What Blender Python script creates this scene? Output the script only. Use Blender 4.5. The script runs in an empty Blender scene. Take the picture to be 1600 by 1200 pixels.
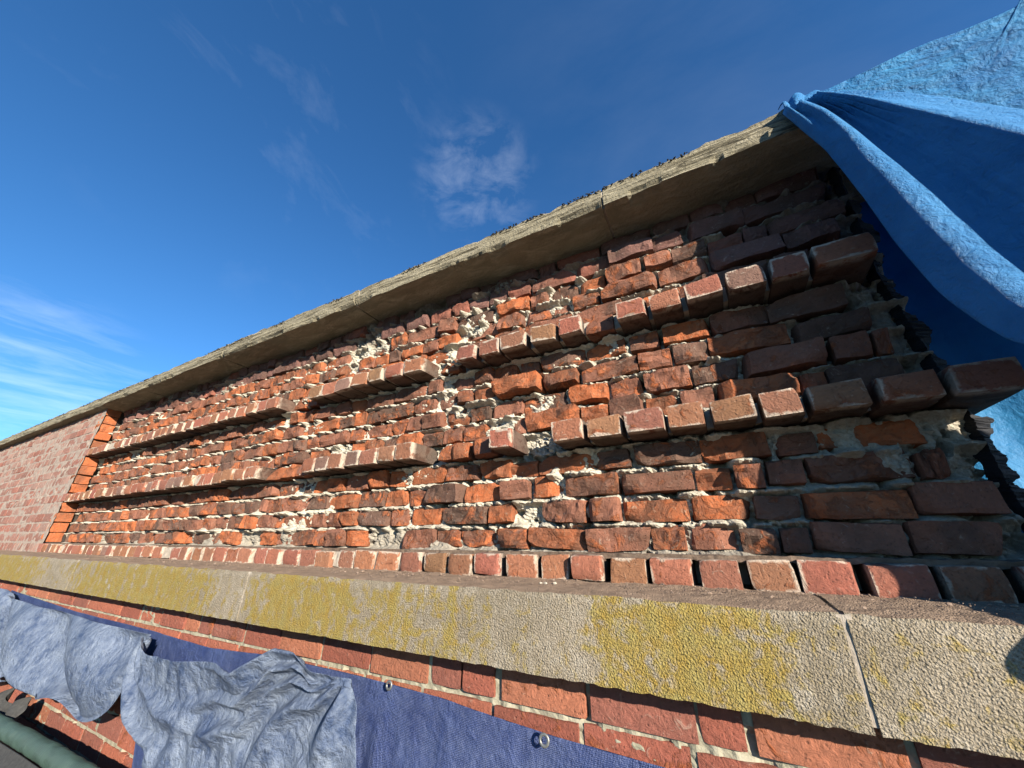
import bpy, math, random
import numpy as np
from mathutils import Matrix, Vector

# ------------------------------------------------------------------ camera, sky, sun, exposure
C = bpy.context.scene.collection
SC = bpy.context.scene
FPX, YAW, PITCH, ROLL = 570.0, 28.25, 23.9, 0.6

def cam_axes():
    y, p, r = [math.radians(a) for a in (YAW, PITCH, ROLL)]
    f = np.array([-math.sin(y) * math.cos(p), math.cos(y) * math.cos(p), math.sin(p)])
    rt = np.array([math.cos(y), math.sin(y), 0.0]); up = np.cross(rt, f)
    return rt * math.cos(r) + up * math.sin(r), -rt * math.sin(r) + up * math.cos(r), f
RT, UP, FW = cam_axes()
cd = bpy.data.cameras.new('camera'); cam = bpy.data.objects.new('camera', cd); C.objects.link(cam)
cam.matrix_world = Matrix(((RT[0], UP[0], -FW[0], 0), (RT[1], UP[1], -FW[1], 0), (RT[2], UP[2], -FW[2], 0), (0, 0, 0, 1)))
cd.sensor_width = 36.0; cd.lens = FPX / 1600 * 36.0; cd.clip_start = 0.02; cd.clip_end = 3000
SC.camera = cam

SUN_DIR = np.array([-1.45, 1.0, -0.58])          # the way the light travels
EL = math.atan2(0.58, math.hypot(1.45, 1.0))
W = bpy.data.worlds.new('World'); SC.world = W; W.use_nodes = True
nt = W.node_tree; nt.nodes.clear()
def N(t, kind, **kw):
    n = t.nodes.new(kind)
    for k, v in kw.items():
        if k.startswith('i_'):
            n.inputs[k[2:].replace('_', ' ')].default_value = v
        else:
            setattr(n, k, v)
    return n
out = N(nt, 'ShaderNodeOutputWorld'); bg = N(nt, 'ShaderNodeBackground')
sky = N(nt, 'ShaderNodeTexSky', sky_type='NISHITA', sun_disc=False)
sky.sun_elevation = EL
sky.sun_rotation = math.atan2(1.45, -1.0)        # azimuth from +Y towards +X
sky.altitude = 0; sky.air_density = 1.0; sky.dust_density = 0.0; sky.ozone_density = 6.0
bg.inputs['Strength'].default_value = 0.089
def px_dir(x, y):
    v = RT * (x - 800) / FPX - UP * (y - 600) / FPX + FW
    return v / np.linalg.norm(v)
tc = N(nt, 'ShaderNodeTexCoord')
def cloud_mask(center, width, stretch, scale, lo, hi, seed):
    """a patch of thin cirrus about one direction of the sky"""
    d = nt.nodes.new('ShaderNodeVectorMath'); d.operation = 'DOT_PRODUCT'
    nt.links.new(tc.outputs['Generated'], d.inputs[0]); d.inputs[1].default_value = tuple(center)
    m = N(nt, 'ShaderNodeMapRange', interpolation_type='SMOOTHSTEP'); m.inputs[1].default_value = math.cos(width); m.inputs[2].default_value = math.cos(width * 0.2)
    nt.links.new(d.outputs['Value'], m.inputs[0])
    mp = N(nt, 'ShaderNodeMapping'); mp.inputs['Scale'].default_value = stretch; mp.inputs['Location'].default_value = (seed, seed * 0.7, 0)
    mp.inputs['Rotation'].default_value = (0.3, 0.5, 0.7)
    nt.links.new(tc.outputs['Generated'], mp.inputs[0])
    no = N(nt, 'ShaderNodeTexNoise'); no.inputs['Scale'].default_value = scale; no.inputs['Detail'].default_value = 9; no.inputs['Roughness'].default_value = 0.62; no.inputs['Distortion'].default_value = 0.35
    nt.links.new(mp.outputs[0], no.inputs['Vector'])
    r = N(nt, 'ShaderNodeMapRange'); r.inputs[1].default_value = lo; r.inputs[2].default_value = hi
    nt.links.new(no.outputs[0], r.inputs[0])
    q = N(nt, 'ShaderNodeMath', operation='MULTIPLY'); nt.links.new(m.outputs[0], q.inputs[0]); nt.links.new(r.outputs[0], q.inputs[1])
    return q
cl = [(cloud_mask(px_dir(745, 285), 0.17, (1, 1, 2.2), 10, 0.44, 0.85, 3), 0.12),
      (cloud_mask(px_dir(-20, 640), 0.24, (1, 1, 7.0), 5, 0.44, 0.9, 8), 0.24),
      (cloud_mask(px_dir(440, 200), 0.40, (2.6, 1, 1), 5, 0.54, 0.9, 5), 0.05),
      (cloud_mask(px_dir(1150, 60), 0.55, (1, 2, 1), 2.2, 0.40, 0.9, 11), 0.025)]
acc = None
for q, a in cl:
    s_ = N(nt, 'ShaderNodeMath', operation='MULTIPLY'); s_.inputs[1].default_value = a; nt.links.new(q.outputs[0], s_.inputs[0])
    if acc is None: acc = s_
    else:
        m_ = N(nt, 'ShaderNodeMath', operation='ADD', use_clamp=True); nt.links.new(acc.outputs[0], m_.inputs[0]); nt.links.new(s_.outputs[0], m_.inputs[1]); acc = m_
hs = N(nt, 'ShaderNodeHueSaturation'); hs.inputs['Saturation'].default_value = 1.10; hs.inputs['Value'].default_value = 1.0
nt.links.new(sky.outputs[0], hs.inputs['Color'])
mx = N(nt, 'ShaderNodeMixRGB'); mx.inputs[2].default_value = (9.5, 10.0, 10.6, 1)
nt.links.new(acc.outputs[0], mx.inputs[0]); nt.links.new(hs.outputs[0], mx.inputs[1])
nt.links.new(mx.outputs[0], bg.inputs['Color']); nt.links.new(bg.outputs[0], out.inputs['Surface'])

sd = bpy.data.lights.new('sun', 'SUN'); sd.energy = 5.0; sd.angle = math.radians(0.5); sd.color = (1.0, 0.915, 0.79)
sun = bpy.data.objects.new('sun', sd); C.objects.link(sun)
sun.rotation_euler = Vector(SUN_DIR).to_track_quat('-Z', 'Y').to_euler()
sun.location = (6, -4, 4)
SC.view_settings.view_transform = 'Standard'; SC.view_settings.look = 'None'
SC.cycles.diffuse_bounces = 1; SC.view_settings.gamma = 1; SC.view_settings.exposure = 1.25; SC.view_settings.use_curve_mapping = False

# ------------------------------------------------------------------ helpers
random.seed(11); rng = np.random.default_rng(5)
def onY(x, y, Y):
    v = px_dir(x, y); return v * (Y / v[1])
def onS(x, y, k):                                  # on an upright plane that holds the sun's direction
    v = px_dir(x, y); return v * (k / (v[0] + 1.45 * v[1]))

def _h(ix, iy, iz, s):
    n = (ix.astype(np.int64) * 374761393 + iy.astype(np.int64) * 668265263 + iz.astype(np.int64) * 2147483647 + s * 974634777) & 0xffffffff
    n = ((n ^ (n >> 13)) * 1274126177) & 0xffffffff
    n = (n ^ (n >> 16)) & 0xffff
    return n / 65535.0
def vnoise(p, s=0):
    i = np.floor(p).astype(np.int64); f = p - i; f = f * f * (3 - 2 * f); r = 0
    for a in (0, 1):
        for b in (0, 1):
            for c in (0, 1):
                w = (f[..., 0] if a else 1 - f[..., 0]) * (f[..., 1] if b else 1 - f[..., 1]) * (f[..., 2] if c else 1 - f[..., 2])
                r = r + w * _h(i[..., 0] + a, i[..., 1] + b, i[..., 2] + c, s)
    return r
def fbm(p, o=4, s=0, g=0.5):
    r = 0; a = 1; t = 0
    for k in range(o):
        r = r + a * vnoise(p * 2 ** k, s + k); t += a; a *= g
    return r / t
def P3(x, y, z): return np.stack(np.broadcast_arrays(np.asarray(x, float), np.asarray(y, float), np.asarray(z, float)), -1)

def mesh_from(name, v, f, smooth=False, mat=None):
    me = bpy.data.meshes.new(name)
    v = np.asarray(v, float)
    me.from_pydata(v.tolist(), [], f if isinstance(f, list) else f.tolist())
    me.validate(); me.update()
    if smooth:
        me.polygons.foreach_set('use_smooth', [True] * len(me.polygons))
        if smooth == 'edges': me.set_sharp_from_angle(angle=math.radians(28))
    if mat: me.materials.append(mat)
    return me
def link(name, me, parent=None, label=None, cat=None, kind=None, group=None):
    o = bpy.data.objects.new(name, me); C.objects.link(o)
    if parent: o.parent = parent
    if label: o['label'] = label
    if cat: o['category'] = cat
    if kind: o['kind'] = kind
    if group: o['group'] = group
    return o
def thing(name, label, cat, loc=(0, 0, 0)):
    o = link(name, None, label=label, cat=cat); o.location = loc
    return o
def grid_faces(nu, nv, flip=False):
    a = np.arange(nu - 1)[:, None] * nv + np.arange(nv - 1)[None, :]
    q = np.stack([a, a + nv, a + nv + 1, a + 1], -1).reshape(-1, 4)
    return q[:, ::-1] if flip else q

# ---- materials
def new_mat(name):
    m = bpy.data.materials.new(name); m.use_nodes = True
    t = m.node_tree; b = t.nodes['Principled BSDF']; return m, t, b
def noise(t, vec, scale, detail=6, rough=0.6, dist=0.0):
    n = N(t, 'ShaderNodeTexNoise'); n.inputs['Scale'].default_value = scale; n.inputs['Detail'].default_value = detail
    n.inputs['Roughness'].default_value = rough; n.inputs['Distortion'].default_value = dist
    t.links.new(vec, n.inputs['Vector']); return n.outputs[0]
def ramp(t, src, lo, hi, a=0.0, b=1.0):
    r = N(t, 'ShaderNodeMapRange'); r.inputs[1].default_value = lo; r.inputs[2].default_value = hi
    r.inputs[3].default_value = a; r.inputs[4].default_value = b
    t.links.new(src, r.inputs[0]); return r.outputs[0]
def mixc(t, fac, a, b):
    m = N(t, 'ShaderNodeMixRGB')
    for k, s in ((0, fac), (1, a), (2, b)):
        if hasattr(s, 'is_linked') or hasattr(s, 'links'): t.links.new(s, m.inputs[k])
        elif k == 0: m.inputs[0].default_value = s
        else: m.inputs[k].default_value = (*s, 1)
    return m.outputs[0]
def mth(t, op, a, b=None, clamp=False):
    m = N(t, 'ShaderNodeMath', operation=op, use_clamp=clamp)
    for k, s in ((0, a), (1, b)):
        if s is None: continue
        if hasattr(s, 'links'): t.links.new(s, m.inputs[k])
        else: m.inputs[k].default_value = s
    return m.outputs[0]
def bump(t, b, h, strength, dist):
    n = N(t, 'ShaderNodeBump'); n.inputs['Strength'].default_value = strength; n.inputs['Distance'].default_value = dist
    t.links.new(h, n.inputs['Height']); t.links.new(n.outputs[0], b.inputs['Normal']); return n
def mapping(t, vec, scale=(1, 1, 1)):
    m = N(t, 'ShaderNodeMapping'); m.inputs['Scale'].default_value = scale; t.links.new(vec, m.inputs[0]); return m.outputs[0]

ALB = 0.74
def dim(t, c, k=None):
    m = N(t, 'ShaderNodeMixRGB', blend_type='MULTIPLY'); m.inputs[0].default_value = 1; k = k or ALB
    m.inputs[2].default_value = (k, k, k, 1); t.links.new(c, m.inputs[1]); return m.outputs[0]
def brick_mat(name, merged=False, rim=0.0, smear=0.35, dirt=0.5):
    """colour of one brick comes from the object (or, in a joined mass, from the attribute)"""
    m, t, b = new_mat(name)
    if merged:
        at = N(t, 'ShaderNodeAttribute', attribute_name='tone'); col = at.outputs['Color']; alpha = at.outputs['Alpha']
        vec = N(t, 'ShaderNodeTexCoord').outputs['Object']
    else:
        oi = N(t, 'ShaderNodeObjectInfo'); col = oi.outputs['Color']; alpha = oi.outputs['Alpha']
        tcn = N(t, 'ShaderNodeTexCoord'); cx = N(t, 'ShaderNodeCombineXYZ')
        r100 = mth(t, 'MULTIPLY', oi.outputs['Random'], 61.0)
        t.links.new(r100, cx.inputs[0]); t.links.new(r100, cx.inputs[2])
        add = N(t, 'ShaderNodeVectorMath', operation='ADD'); t.links.new(tcn.outputs['Object'], add.inputs[0]); t.links.new(cx.outputs[0], add.inputs[1])
        vec = add.outputs[0]
    n1 = noise(t, vec, 17, 8, 0.65, 0.6); n2 = noise(t, vec, 95, 6, 0.7); n3 = noise(t, vec, 6, 3, 0.5); n4 = noise(t, vec, 40, 8, 0.72, 1.2)
    # broken fresh clay
    thr = mth(t, 'SUBTRACT', n1, mth(t, 'SUBTRACT', 1.0, alpha))
    fresh = ramp(t, thr, -0.04, 0.05)
    c = mixc(t, ramp(t, n2, 0.3, 0.75, 0.0, 0.45), col, (0.10, 0.055, 0.042))
    c = mixc(t, fresh, c, mixc(t, ramp(t, n4, 0.35, 0.7), (0.48, 0.125, 0.042), (0.38, 0.155, 0.075)))
    c = mixc(t, mth(t, 'MULTIPLY', ramp(t, n3, 0.45, 0.62), dirt), c, (0.085, 0.058, 0.042))
    c = mixc(t, mth(t, 'MULTIPLY', ramp(t, n4, 0.60, 0.68), smear), c, (0.62, 0.55, 0.43))
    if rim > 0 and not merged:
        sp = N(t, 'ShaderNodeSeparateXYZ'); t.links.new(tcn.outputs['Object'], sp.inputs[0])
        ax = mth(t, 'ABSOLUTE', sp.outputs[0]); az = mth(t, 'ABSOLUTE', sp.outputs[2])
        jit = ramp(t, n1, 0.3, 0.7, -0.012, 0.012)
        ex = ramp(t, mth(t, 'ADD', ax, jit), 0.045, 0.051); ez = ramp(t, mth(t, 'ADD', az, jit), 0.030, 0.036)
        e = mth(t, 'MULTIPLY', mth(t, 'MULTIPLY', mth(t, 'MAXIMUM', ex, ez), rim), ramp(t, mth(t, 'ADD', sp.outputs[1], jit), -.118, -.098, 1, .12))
        body_shade = mth(t, 'MULTIPLY', ramp(t, mth(t, 'ADD', sp.outputs[1], jit), -.130, -.105, 0, 1), ramp(t, n3, .3, .6, .65, .95))  # shade painted into the header colour behind the front face, undersides included
        c = mixc(t, body_shade, c, (0.05, 0.036, 0.028))
        c = mixc(t, e, c, (0.60, 0.50, 0.39))
    # pits
    v = N(t, 'ShaderNodeTexVoronoi'); v.inputs['Scale'].default_value = 90; t.links.new(vec, v.inputs['Vector'])
    pit = ramp(t, v.outputs['Distance'], 0.10, 0.26)
    c = mixc(t, mth(t, 'MULTIPLY', mth(t, 'SUBTRACT', 1.0, pit), 0.35), c, (0.05, 0.03, 0.025))
    t.links.new(dim(t, c, .90), b.inputs['Base Color']); b.inputs['Roughness'].default_value = 0.93
    b.inputs['Specular IOR Level'].default_value = 0.2
    h = mth(t, 'ADD', mth(t, 'MULTIPLY', n4, 0.8), mth(t, 'ADD', mth(t, 'MULTIPLY', n2, 0.35), mth(t, 'MULTIPLY', pit, 0.12)))
    h = mth(t, 'ADD', h, mth(t, 'MULTIPLY', mth(t, 'MULTIPLY', n1, fresh), 0.9))
    bump(t, b, h, 1.0, 0.011)
    return m
def stone_mat(name, base, dark, light, top=None, lichen=False, bs=160, bd=0.012, stretch=(1, 1, 1), crack=False):
    m, t, b = new_mat(name)
    vec = N(t, 'ShaderNodeTexCoord').outputs['Object']
    n1 = noise(t, mapping(t, vec, stretch), 5, 8, 0.65, 0.3); n2 = noise(t, vec, bs, 4, 0.6); n3 = noise(t, vec, 28, 6, 0.65)
    n5 = noise(t, mapping(t, vec, stretch), 22, 8, 0.7, 0.8)
    c = mixc(t, ramp(t, n1, 0.32, 0.68), dark, base)
    c = mixc(t, ramp(t, n5, 0.48, 0.72), c, light)
    if lichen:
        at = N(t, 'ShaderNodeAttribute', attribute_name='lichen')
        sx = noise(t, mapping(t, vec, (9, 1, 0.9)), 2.2, 6, 0.62, 0.15)     # rain streaks
        pt = noise(t, vec, 24, 7, 0.75, 0.5)
        k = mth(t, 'ADD', at.outputs['Fac'], mth(t, 'ADD', ramp(t, sx, 0.2, 0.8, -0.55, 0.55), ramp(t, pt, 0.2, 0.8, -1.1, 1.1)))
        lf = ramp(t, k, 0.30, 0.72)
        yc = mixc(t, ramp(t, n3, 0.35, 0.65), (0.47, 0.30, 0.030), (0.46, 0.37, 0.10))
        c = mixc(t, mth(t, 'MULTIPLY', lf, 0.85), c, yc)
        v = N(t, 'ShaderNodeTexVoronoi'); v.inputs['Scale'].default_value = 15; t.links.new(mapping(t, vec, (1, 1, 1)), v.inputs['Vector'])
        spot = ramp(t, mth(t, 'ADD', v.outputs['Distance'], ramp(t, pt, 0, 1, -0.25, 0.25)), 0.15, 0.20, 1, 0)
        spot = mth(t, 'MULTIPLY', spot, ramp(t, noise(t, vec, 3.1, 2), 0.56, 0.60))
        c = mixc(t, mth(t, 'MULTIPLY', spot, 0.8), c, (0.55, 0.50, 0.42))
        c = mixc(t, ramp(t, n2, 0.36, 0.54, 0.55, 0.0), c, (0.13, 0.105, 0.06))
    if top:
        g = N(t, 'ShaderNodeNewGeometry'); s = N(t, 'ShaderNodeSeparateXYZ'); t.links.new(g.outputs['True Normal'], s.inputs[0])
        up = ramp(t, s.outputs[2], 0.55, 0.8)
        tcx = mixc(t, ramp(t, n3, 0.3, 0.7), top, tuple(a * 1.7 for a in top))
        c = mixc(t, up, c, tcx)
    if crack:
        w = noise(t, mapping(t, vec, (0.5, 1.5, 11)), 2.4, 6, 0.62, 0.4)
        gg = N(t, 'ShaderNodeNewGeometry'); gs_ = N(t, 'ShaderNodeSeparateXYZ'); t.links.new(gg.outputs['True Normal'], gs_.inputs[0])
        ck = ramp(t, mth(t, 'ABSOLUTE', mth(t, 'SUBTRACT', w, 0.5)), 0.002, 0.017, 1, 0)
        ck = mth(t, 'MULTIPLY', ck, ramp(t, gs_.outputs[1], -.8, -.5, 1, 0))
        c = mixc(t, mth(t, 'MULTIPLY', ck, 0.75), c, (0.06, 0.05, 0.035))
    t.links.new(dim(t, c), b.inputs['Base Color']); b.inputs['Roughness'].default_value = 0.95; b.inputs['Specular IOR Level'].default_value = 0.15
    if lichen:
        vg_ = N(t, 'ShaderNodeTexVoronoi'); vg_.inputs['Scale'].default_value = 290; t.links.new(vec, vg_.inputs['Vector'])
        h = mth(t, 'ADD', mth(t, 'MULTIPLY', n2, .7), mth(t, 'ADD', mth(t, 'MULTIPLY', n3, 0.3), mth(t, 'MULTIPLY', mth(t, 'SUBTRACT', 1.0, vg_.outputs['Distance']), .35)))
    else: h = mth(t, 'ADD', n2, mth(t, 'MULTIPLY', n3, 0.8))
    if crack: h = mth(t, 'SUBTRACT', mth(t, 'ADD', h, mth(t, 'MULTIPLY', n5, 1.5)), mth(t, 'MULTIPLY', ck, 1.2))
    bump(t, b, h, 1.0, bd)
    return m
def tarp_mat(name, ca, cb, faded=None, fade_amt=0.0, trans=0.25, weave=0.0, crinkle=0.004, rough=0.55, cs=14.0):
    m, t, b = new_mat(name)
    vec = N(t, 'ShaderNodeTexCoord').outputs['Object']
    n1 = noise(t, vec, 7, 8, 0.65, 0.15); n2 = noise(t, vec, 45, 8, 0.7, 0.3); n3 = noise(t, mapping(t, vec, (1, 1, 1)), cs, 10, 0.62, 0.25)
    c = mixc(t, ramp(t, n1, 0.35, 0.65), ca, cb)
    if faded:
        f = mth(t, 'MULTIPLY', ramp(t, mth(t, 'ADD', mth(t, 'MULTIPLY', n1, 0.5), mth(t, 'MULTIPLY', n2, 0.5)), 0.40, 0.62), fade_amt)
        c = mixc(t, f, c, faded)
    t.links.new(c, b.inputs['Base Color']); b.inputs['Roughness'].default_value = rough
    b.inputs['Specular IOR Level'].default_value = 0.35
    # sharp creases: ridged noise
    rg = mth(t, 'SUBTRACT', 1.0, mth(t, 'MULTIPLY', mth(t, 'ABSOLUTE', mth(t, 'SUBTRACT', n3, 0.5)), 6.0), )
    h = mth(t, 'ADD', rg, mth(t, 'MULTIPLY', n2, 0.6))
    if weave > 0:
        v = N(t, 'ShaderNodeTexVoronoi'); v.inputs['Scale'].default_value = 330; v.inputs['Randomness'].default_value = 0.25
        t.links.new(vec, v.inputs['Vector']); h = mth(t, 'ADD', h, mth(t, 'MULTIPLY', v.outputs['Distance'], weave))
    bump(t, b, h, 0.9, crinkle)
    tr = N(t, 'ShaderNodeBsdfTranslucent'); t.links.new(c, tr.inputs['Color'])
    ms = N(t, 'ShaderNodeMixShader'); ms.inputs[0].default_value = trans
    t.links.new(b.outputs[0], ms.inputs[1]); t.links.new(tr.outputs[0], ms.inputs[2])
    t.links.new(ms.outputs[0], t.nodes['Material Output'].inputs['Surface'])
    return m
def plain_mat(name, ca, cb, scale=20, rough=0.9, bd=0.004, metal=0.0):
    m, t, b = new_mat(name)
    vec = N(t, 'ShaderNodeTexCoord').outputs['Object']; n = noise(t, vec, scale, 8, 0.7, 0.3)
    t.links.new(dim(t, mixc(t, ramp(t, n, 0.3, 0.7), ca, cb), .78), b.inputs['Base Color']); b.inputs['Roughness'].default_value = rough
    b.inputs['Metallic'].default_value = metal; b.inputs['Specular IOR Level'].default_value = 0.25
    bump(t, b, n, 0.8, bd); return m

M_FIELD = brick_mat('hacked_brick', smear=0.35, dirt=0.55)
M_FIELDM = brick_mat('hacked_brick_mass', merged=True, smear=0.35, dirt=0.55)
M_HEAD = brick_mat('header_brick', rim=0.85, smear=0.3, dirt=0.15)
M_PIER = brick_mat('weathered_face_brick', smear=0.9, dirt=0.2)
M_PIERM = brick_mat('weathered_face_brick_mass', merged=True, smear=0.9, dirt=0.2)
M_LOW = brick_mat('lower_brick', smear=0.3, dirt=0.12)
M_LOWM = brick_mat('lower_brick_mass', merged=True, smear=0.3, dirt=0.12)
M_MORT = plain_mat('lime_mortar', (0.46, 0.40, 0.30), (0.84, 0.78, 0.63), 110, 0.95, 0.014)
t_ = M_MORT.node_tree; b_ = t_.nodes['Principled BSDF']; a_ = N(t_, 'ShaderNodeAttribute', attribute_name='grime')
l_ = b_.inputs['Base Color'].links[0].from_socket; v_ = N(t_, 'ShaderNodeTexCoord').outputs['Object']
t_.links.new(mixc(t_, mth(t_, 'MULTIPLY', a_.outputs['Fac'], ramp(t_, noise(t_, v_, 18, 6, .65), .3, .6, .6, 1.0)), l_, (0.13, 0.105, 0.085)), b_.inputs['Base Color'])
M_MORTP = plain_mat('pale_pointing', (0.36, 0.30, 0.23), (0.58, 0.50, 0.40), 45, 0.95, 0.006)
M_MORTF = plain_mat('weathered_pointing', (0.27, 0.205, 0.165), (0.45, 0.37, 0.30), 35, 0.95, 0.006)
M_MORTL = plain_mat('grey_pointing', (0.27, 0.25, 0.17), (0.48, 0.44, 0.33), 40, 0.95, 0.006)
M_DIRT = plain_mat('ledge_dirt', (0.10, 0.07, 0.05), (0.24, 0.17, 0.12), 45, 0.95, 0.006)
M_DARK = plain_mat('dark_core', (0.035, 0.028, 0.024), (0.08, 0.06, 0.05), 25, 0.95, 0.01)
M_COPE = stone_mat('coping_sandstone', (0.44, 0.385, 0.26), (0.24, 0.21, 0.14), (0.56, 0.50, 0.36), bs=80, bd=0.010, stretch=(0.35, 1, 3.5), crack=True)
M_SILL = stone_mat('sill_pebbledash', (0.50, 0.42, 0.31), (0.36, 0.30, 0.21), (0.60, 0.53, 0.42), top=(0.30, 0.215, 0.150), lichen=True, bs=260, bd=0.012)
M_MOSS = plain_mat('dry_black_moss', (0.02, 0.02, 0.015), (0.07, 0.06, 0.04), 60, 1.0, 0.01)
M_TARP = tarp_mat('bright_blue_tarp', (0.03, 0.20, 0.46), (0.055, 0.26, 0.54), trans=0.3, crinkle=0.005, cs=30)
M_TARPU = tarp_mat('crinkled_bright_tarp', (0.02, 0.19, 0.46), (0.05, 0.31, 0.60), trans=0.35, crinkle=0.012, cs=13)
M_TARPB = tarp_mat('back_blue_tarp', (0.015, 0.20, 0.46), (0.025, 0.26, 0.54), trans=0.3, crinkle=0.003, cs=6)
M_OLD = tarp_mat('dark_woven_tarp', (0.028, 0.045, 0.135), (0.045, 0.07, 0.185), faded=(0.11, 0.14, 0.24), fade_amt=0.4, trans=0.05, weave=0.9, crinkle=0.004, rough=0.42)
M_FADE = tarp_mat('sun_faded_tarp', (0.045, 0.070, 0.135), (0.095, 0.130, 0.205), faded=(0.27, 0.31, 0.37), fade_amt=0.65, trans=0.05, crinkle=0.006, rough=0.6, cs=20)
M_METAL = plain_mat('dull_brass', (0.25, 0.25, 0.22), (0.45, 0.44, 0.40), 80, 0.4, 0.001, 0.7)
M_NET = None
M_FELT = plain_mat('roofing_felt', (0.035, 0.035, 0.034), (0.085, 0.083, 0.078), 90, 0.95, 0.004)
M_BLACK = plain_mat('black_membrane', (0.008, 0.008, 0.010), (0.02, 0.02, 0.024), 60, 0.6, 0.006)
M_GROUND = plain_mat('roof_gravel_felt', (0.03, 0.03, 0.028), (0.07, 0.068, 0.062), 30, 0.95, 0.01)

# ------------------------------------------------------------------ the setting
FACE, FIELD, PITCHZ, Z0 = 1.15, 1.258, 0.0845, -0.02   # face plane, broken inner plane, course pitch, top of the first header course
def T(k): return Z0 + PITCHZ * k                       # top of course k
XL, XR = -5.25, 0.57                                   # ends of the opened panel
ZC = 1.235                                             # underside of the coping

gs = 400.0
gm = mesh_from('roof_deck', [(-gs, -gs, -1.5), (gs, -gs, -1.5), (gs, gs, -1.5), (-gs, gs, -1.5)], [[0, 1, 2, 3]], mat=M_GROUND)
link('roof_deck', gm, kind='structure')

# brick shapes --------------------------------------------------------------
def block(nx, ny, nz, L, D, H):
    """closed box grid; returns unique verts and quads"""
    idx = {}; v = []; f = []
    def vid(i, j, k):
        key = (i, j, k)
        if key not in idx:
            idx[key] = len(v); v.append(((i / nx - .5) * L, (j / ny - .5) * D, (k / nz - .5) * H))
        return idx[key]
    for i in range(nx):
        for k in range(nz):
            f.append([vid(i, 0, k), vid(i + 1, 0, k), vid(i + 1, 0, k + 1), vid(i, 0, k + 1)])
            f.append([vid(i, ny, k), vid(i, ny, k + 1), vid(i + 1, ny, k + 1), vid(i + 1, ny, k)])
    for i in range(nx):
        for j in range(ny):
            f.append([vid(i, j, 0), vid(i, j + 1, 0), vid(i + 1, j + 1, 0), vid(i + 1, j, 0)])
            f.append([vid(i, j, nz), vid(i + 1, j, nz), vid(i + 1, j + 1, nz), vid(i, j + 1, nz)])
    for j in range(ny):
        for k in range(nz):
            f.append([vid(0, j, k), vid(0, j, k + 1), vid(0, j + 1, k + 1), vid(0, j + 1, k)])
            f.append([vid(nx, j, k), vid(nx, j + 1, k), vid(nx, j + 1, k + 1), vid(nx, j, k + 1)])
    return np.array(v), f
def brick_shape(L, D, H, rough, hack, seed, nx=8, ny=4, nz=4, rnd=0.006):
    v, f = block(nx, ny, nz, L, D, H)
    h = np.array([L, D, H]) / 2
    # pull the outer rows close to the edges, then round them
    q = v / h
    q = np.sign(q) * np.abs(q) ** (0.8 if hack > .005 else .55)
    v = q * h
    inner = np.clip(v, -(h - rnd), h - rnd); d = v - inner; ln = np.linalg.norm(d, axis=1, keepdims=True)
    v = np.where(ln > 1e-9, inner + d / np.maximum(ln, 1e-9) * np.minimum(ln, rnd), v)
    s = seed * 17.3
    n = np.stack([fbm(v * 32 + s + 9 * a, 3, seed + a) - .5 for a in range(3)], 1)
    v = v + n * rough * np.array([1.2, 2.0, 1.0])
    if hack > .005:                                        # chisel the front face back unevenly and knock corners off
        fr = np.clip((-v[:, 1] / h[1] - 0.1) / 0.9, 0, 1)
        g = fbm(v * np.array([16, 0, 22]) + s, 3, seed + 40)
        v[:, 1] += fr * (g - 0.35) * hack * 2.2
        for c in range(3):
            nrm = rng.normal(size=3); nrm[1] = -abs(nrm[1]) - 0.4; nrm /= np.linalg.norm(nrm)
            lim = (np.abs(nrm) * h).sum() * rng.uniform(0.72, 0.96)
            dd = v @ nrm - lim; dd = np.maximum(dd, 0)
            v -= dd[:, None] * nrm * 0.9
    elif L < .15:                                       # knocks on the headers' corners
        for c in range(3):
            nrm = rng.normal(size=3); nrm[1] = -abs(nrm[1]) - .2; nrm /= np.linalg.norm(nrm)
            dd = np.maximum(v @ nrm - (np.abs(nrm) * h).sum() * rng.uniform(.90, .985), 0); v -= dd[:, None] * nrm * .8
    return v, f
BH = 0.0715
SH = {}
SH['field'] = [brick_shape(0.218, 0.11, BH + .006, 0.0080, 0.017, 100 + i, nx=10, nz=5, rnd=.004) for i in range(14)]
SH['half'] = [brick_shape(0.108, 0.11, BH + .006, 0.0080, 0.018, 200 + i, nx=6, nz=5, rnd=.004) for i in range(12)]
SH['head'] = [brick_shape(0.101, 0.27, BH, 0.0030, 0.0, 300 + i, nx=7, ny=5, nz=5, rnd=0.003) for i in range(9)]
SH['headbad'] = [brick_shape(0.101, 0.25, BH, 0.005, 0.013, 330 + i, nx=6, ny=4, nz=4, rnd=0.006) for i in range(5)]
SH['face'] = [brick_shape(0.221, 0.10, BH, 0.0020, 0.002, 400 + i, nx=5, ny=2, nz=3, rnd=0.004) for i in range(5)]
SH['low'] = [brick_shape(0.210, 0.10, BH + .001, 0.0016, 0.001, 500 + i, nx=7, ny=2, nz=4, rnd=0.0025) for i in range(7)]
SH['lowhalf'] = [brick_shape(0.098, 0.10, BH, 0.0022, 0.002, 520 + i, nx=4, ny=2, nz=4, rnd=0.004) for i in range(5)]
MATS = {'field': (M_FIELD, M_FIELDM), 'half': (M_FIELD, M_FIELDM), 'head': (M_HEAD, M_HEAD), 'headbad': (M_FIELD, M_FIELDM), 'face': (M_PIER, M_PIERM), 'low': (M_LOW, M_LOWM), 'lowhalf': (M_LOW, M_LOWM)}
LEN = {'field': 0.215, 'half': 0.105, 'head': 0.101, 'headbad': 0.101, 'face': 0.221, 'low': 0.208, 'lowhalf': 0.098}
SMOOTH = {'head', 'face', 'low', 'lowhalf'}
MESHES = {}
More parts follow.
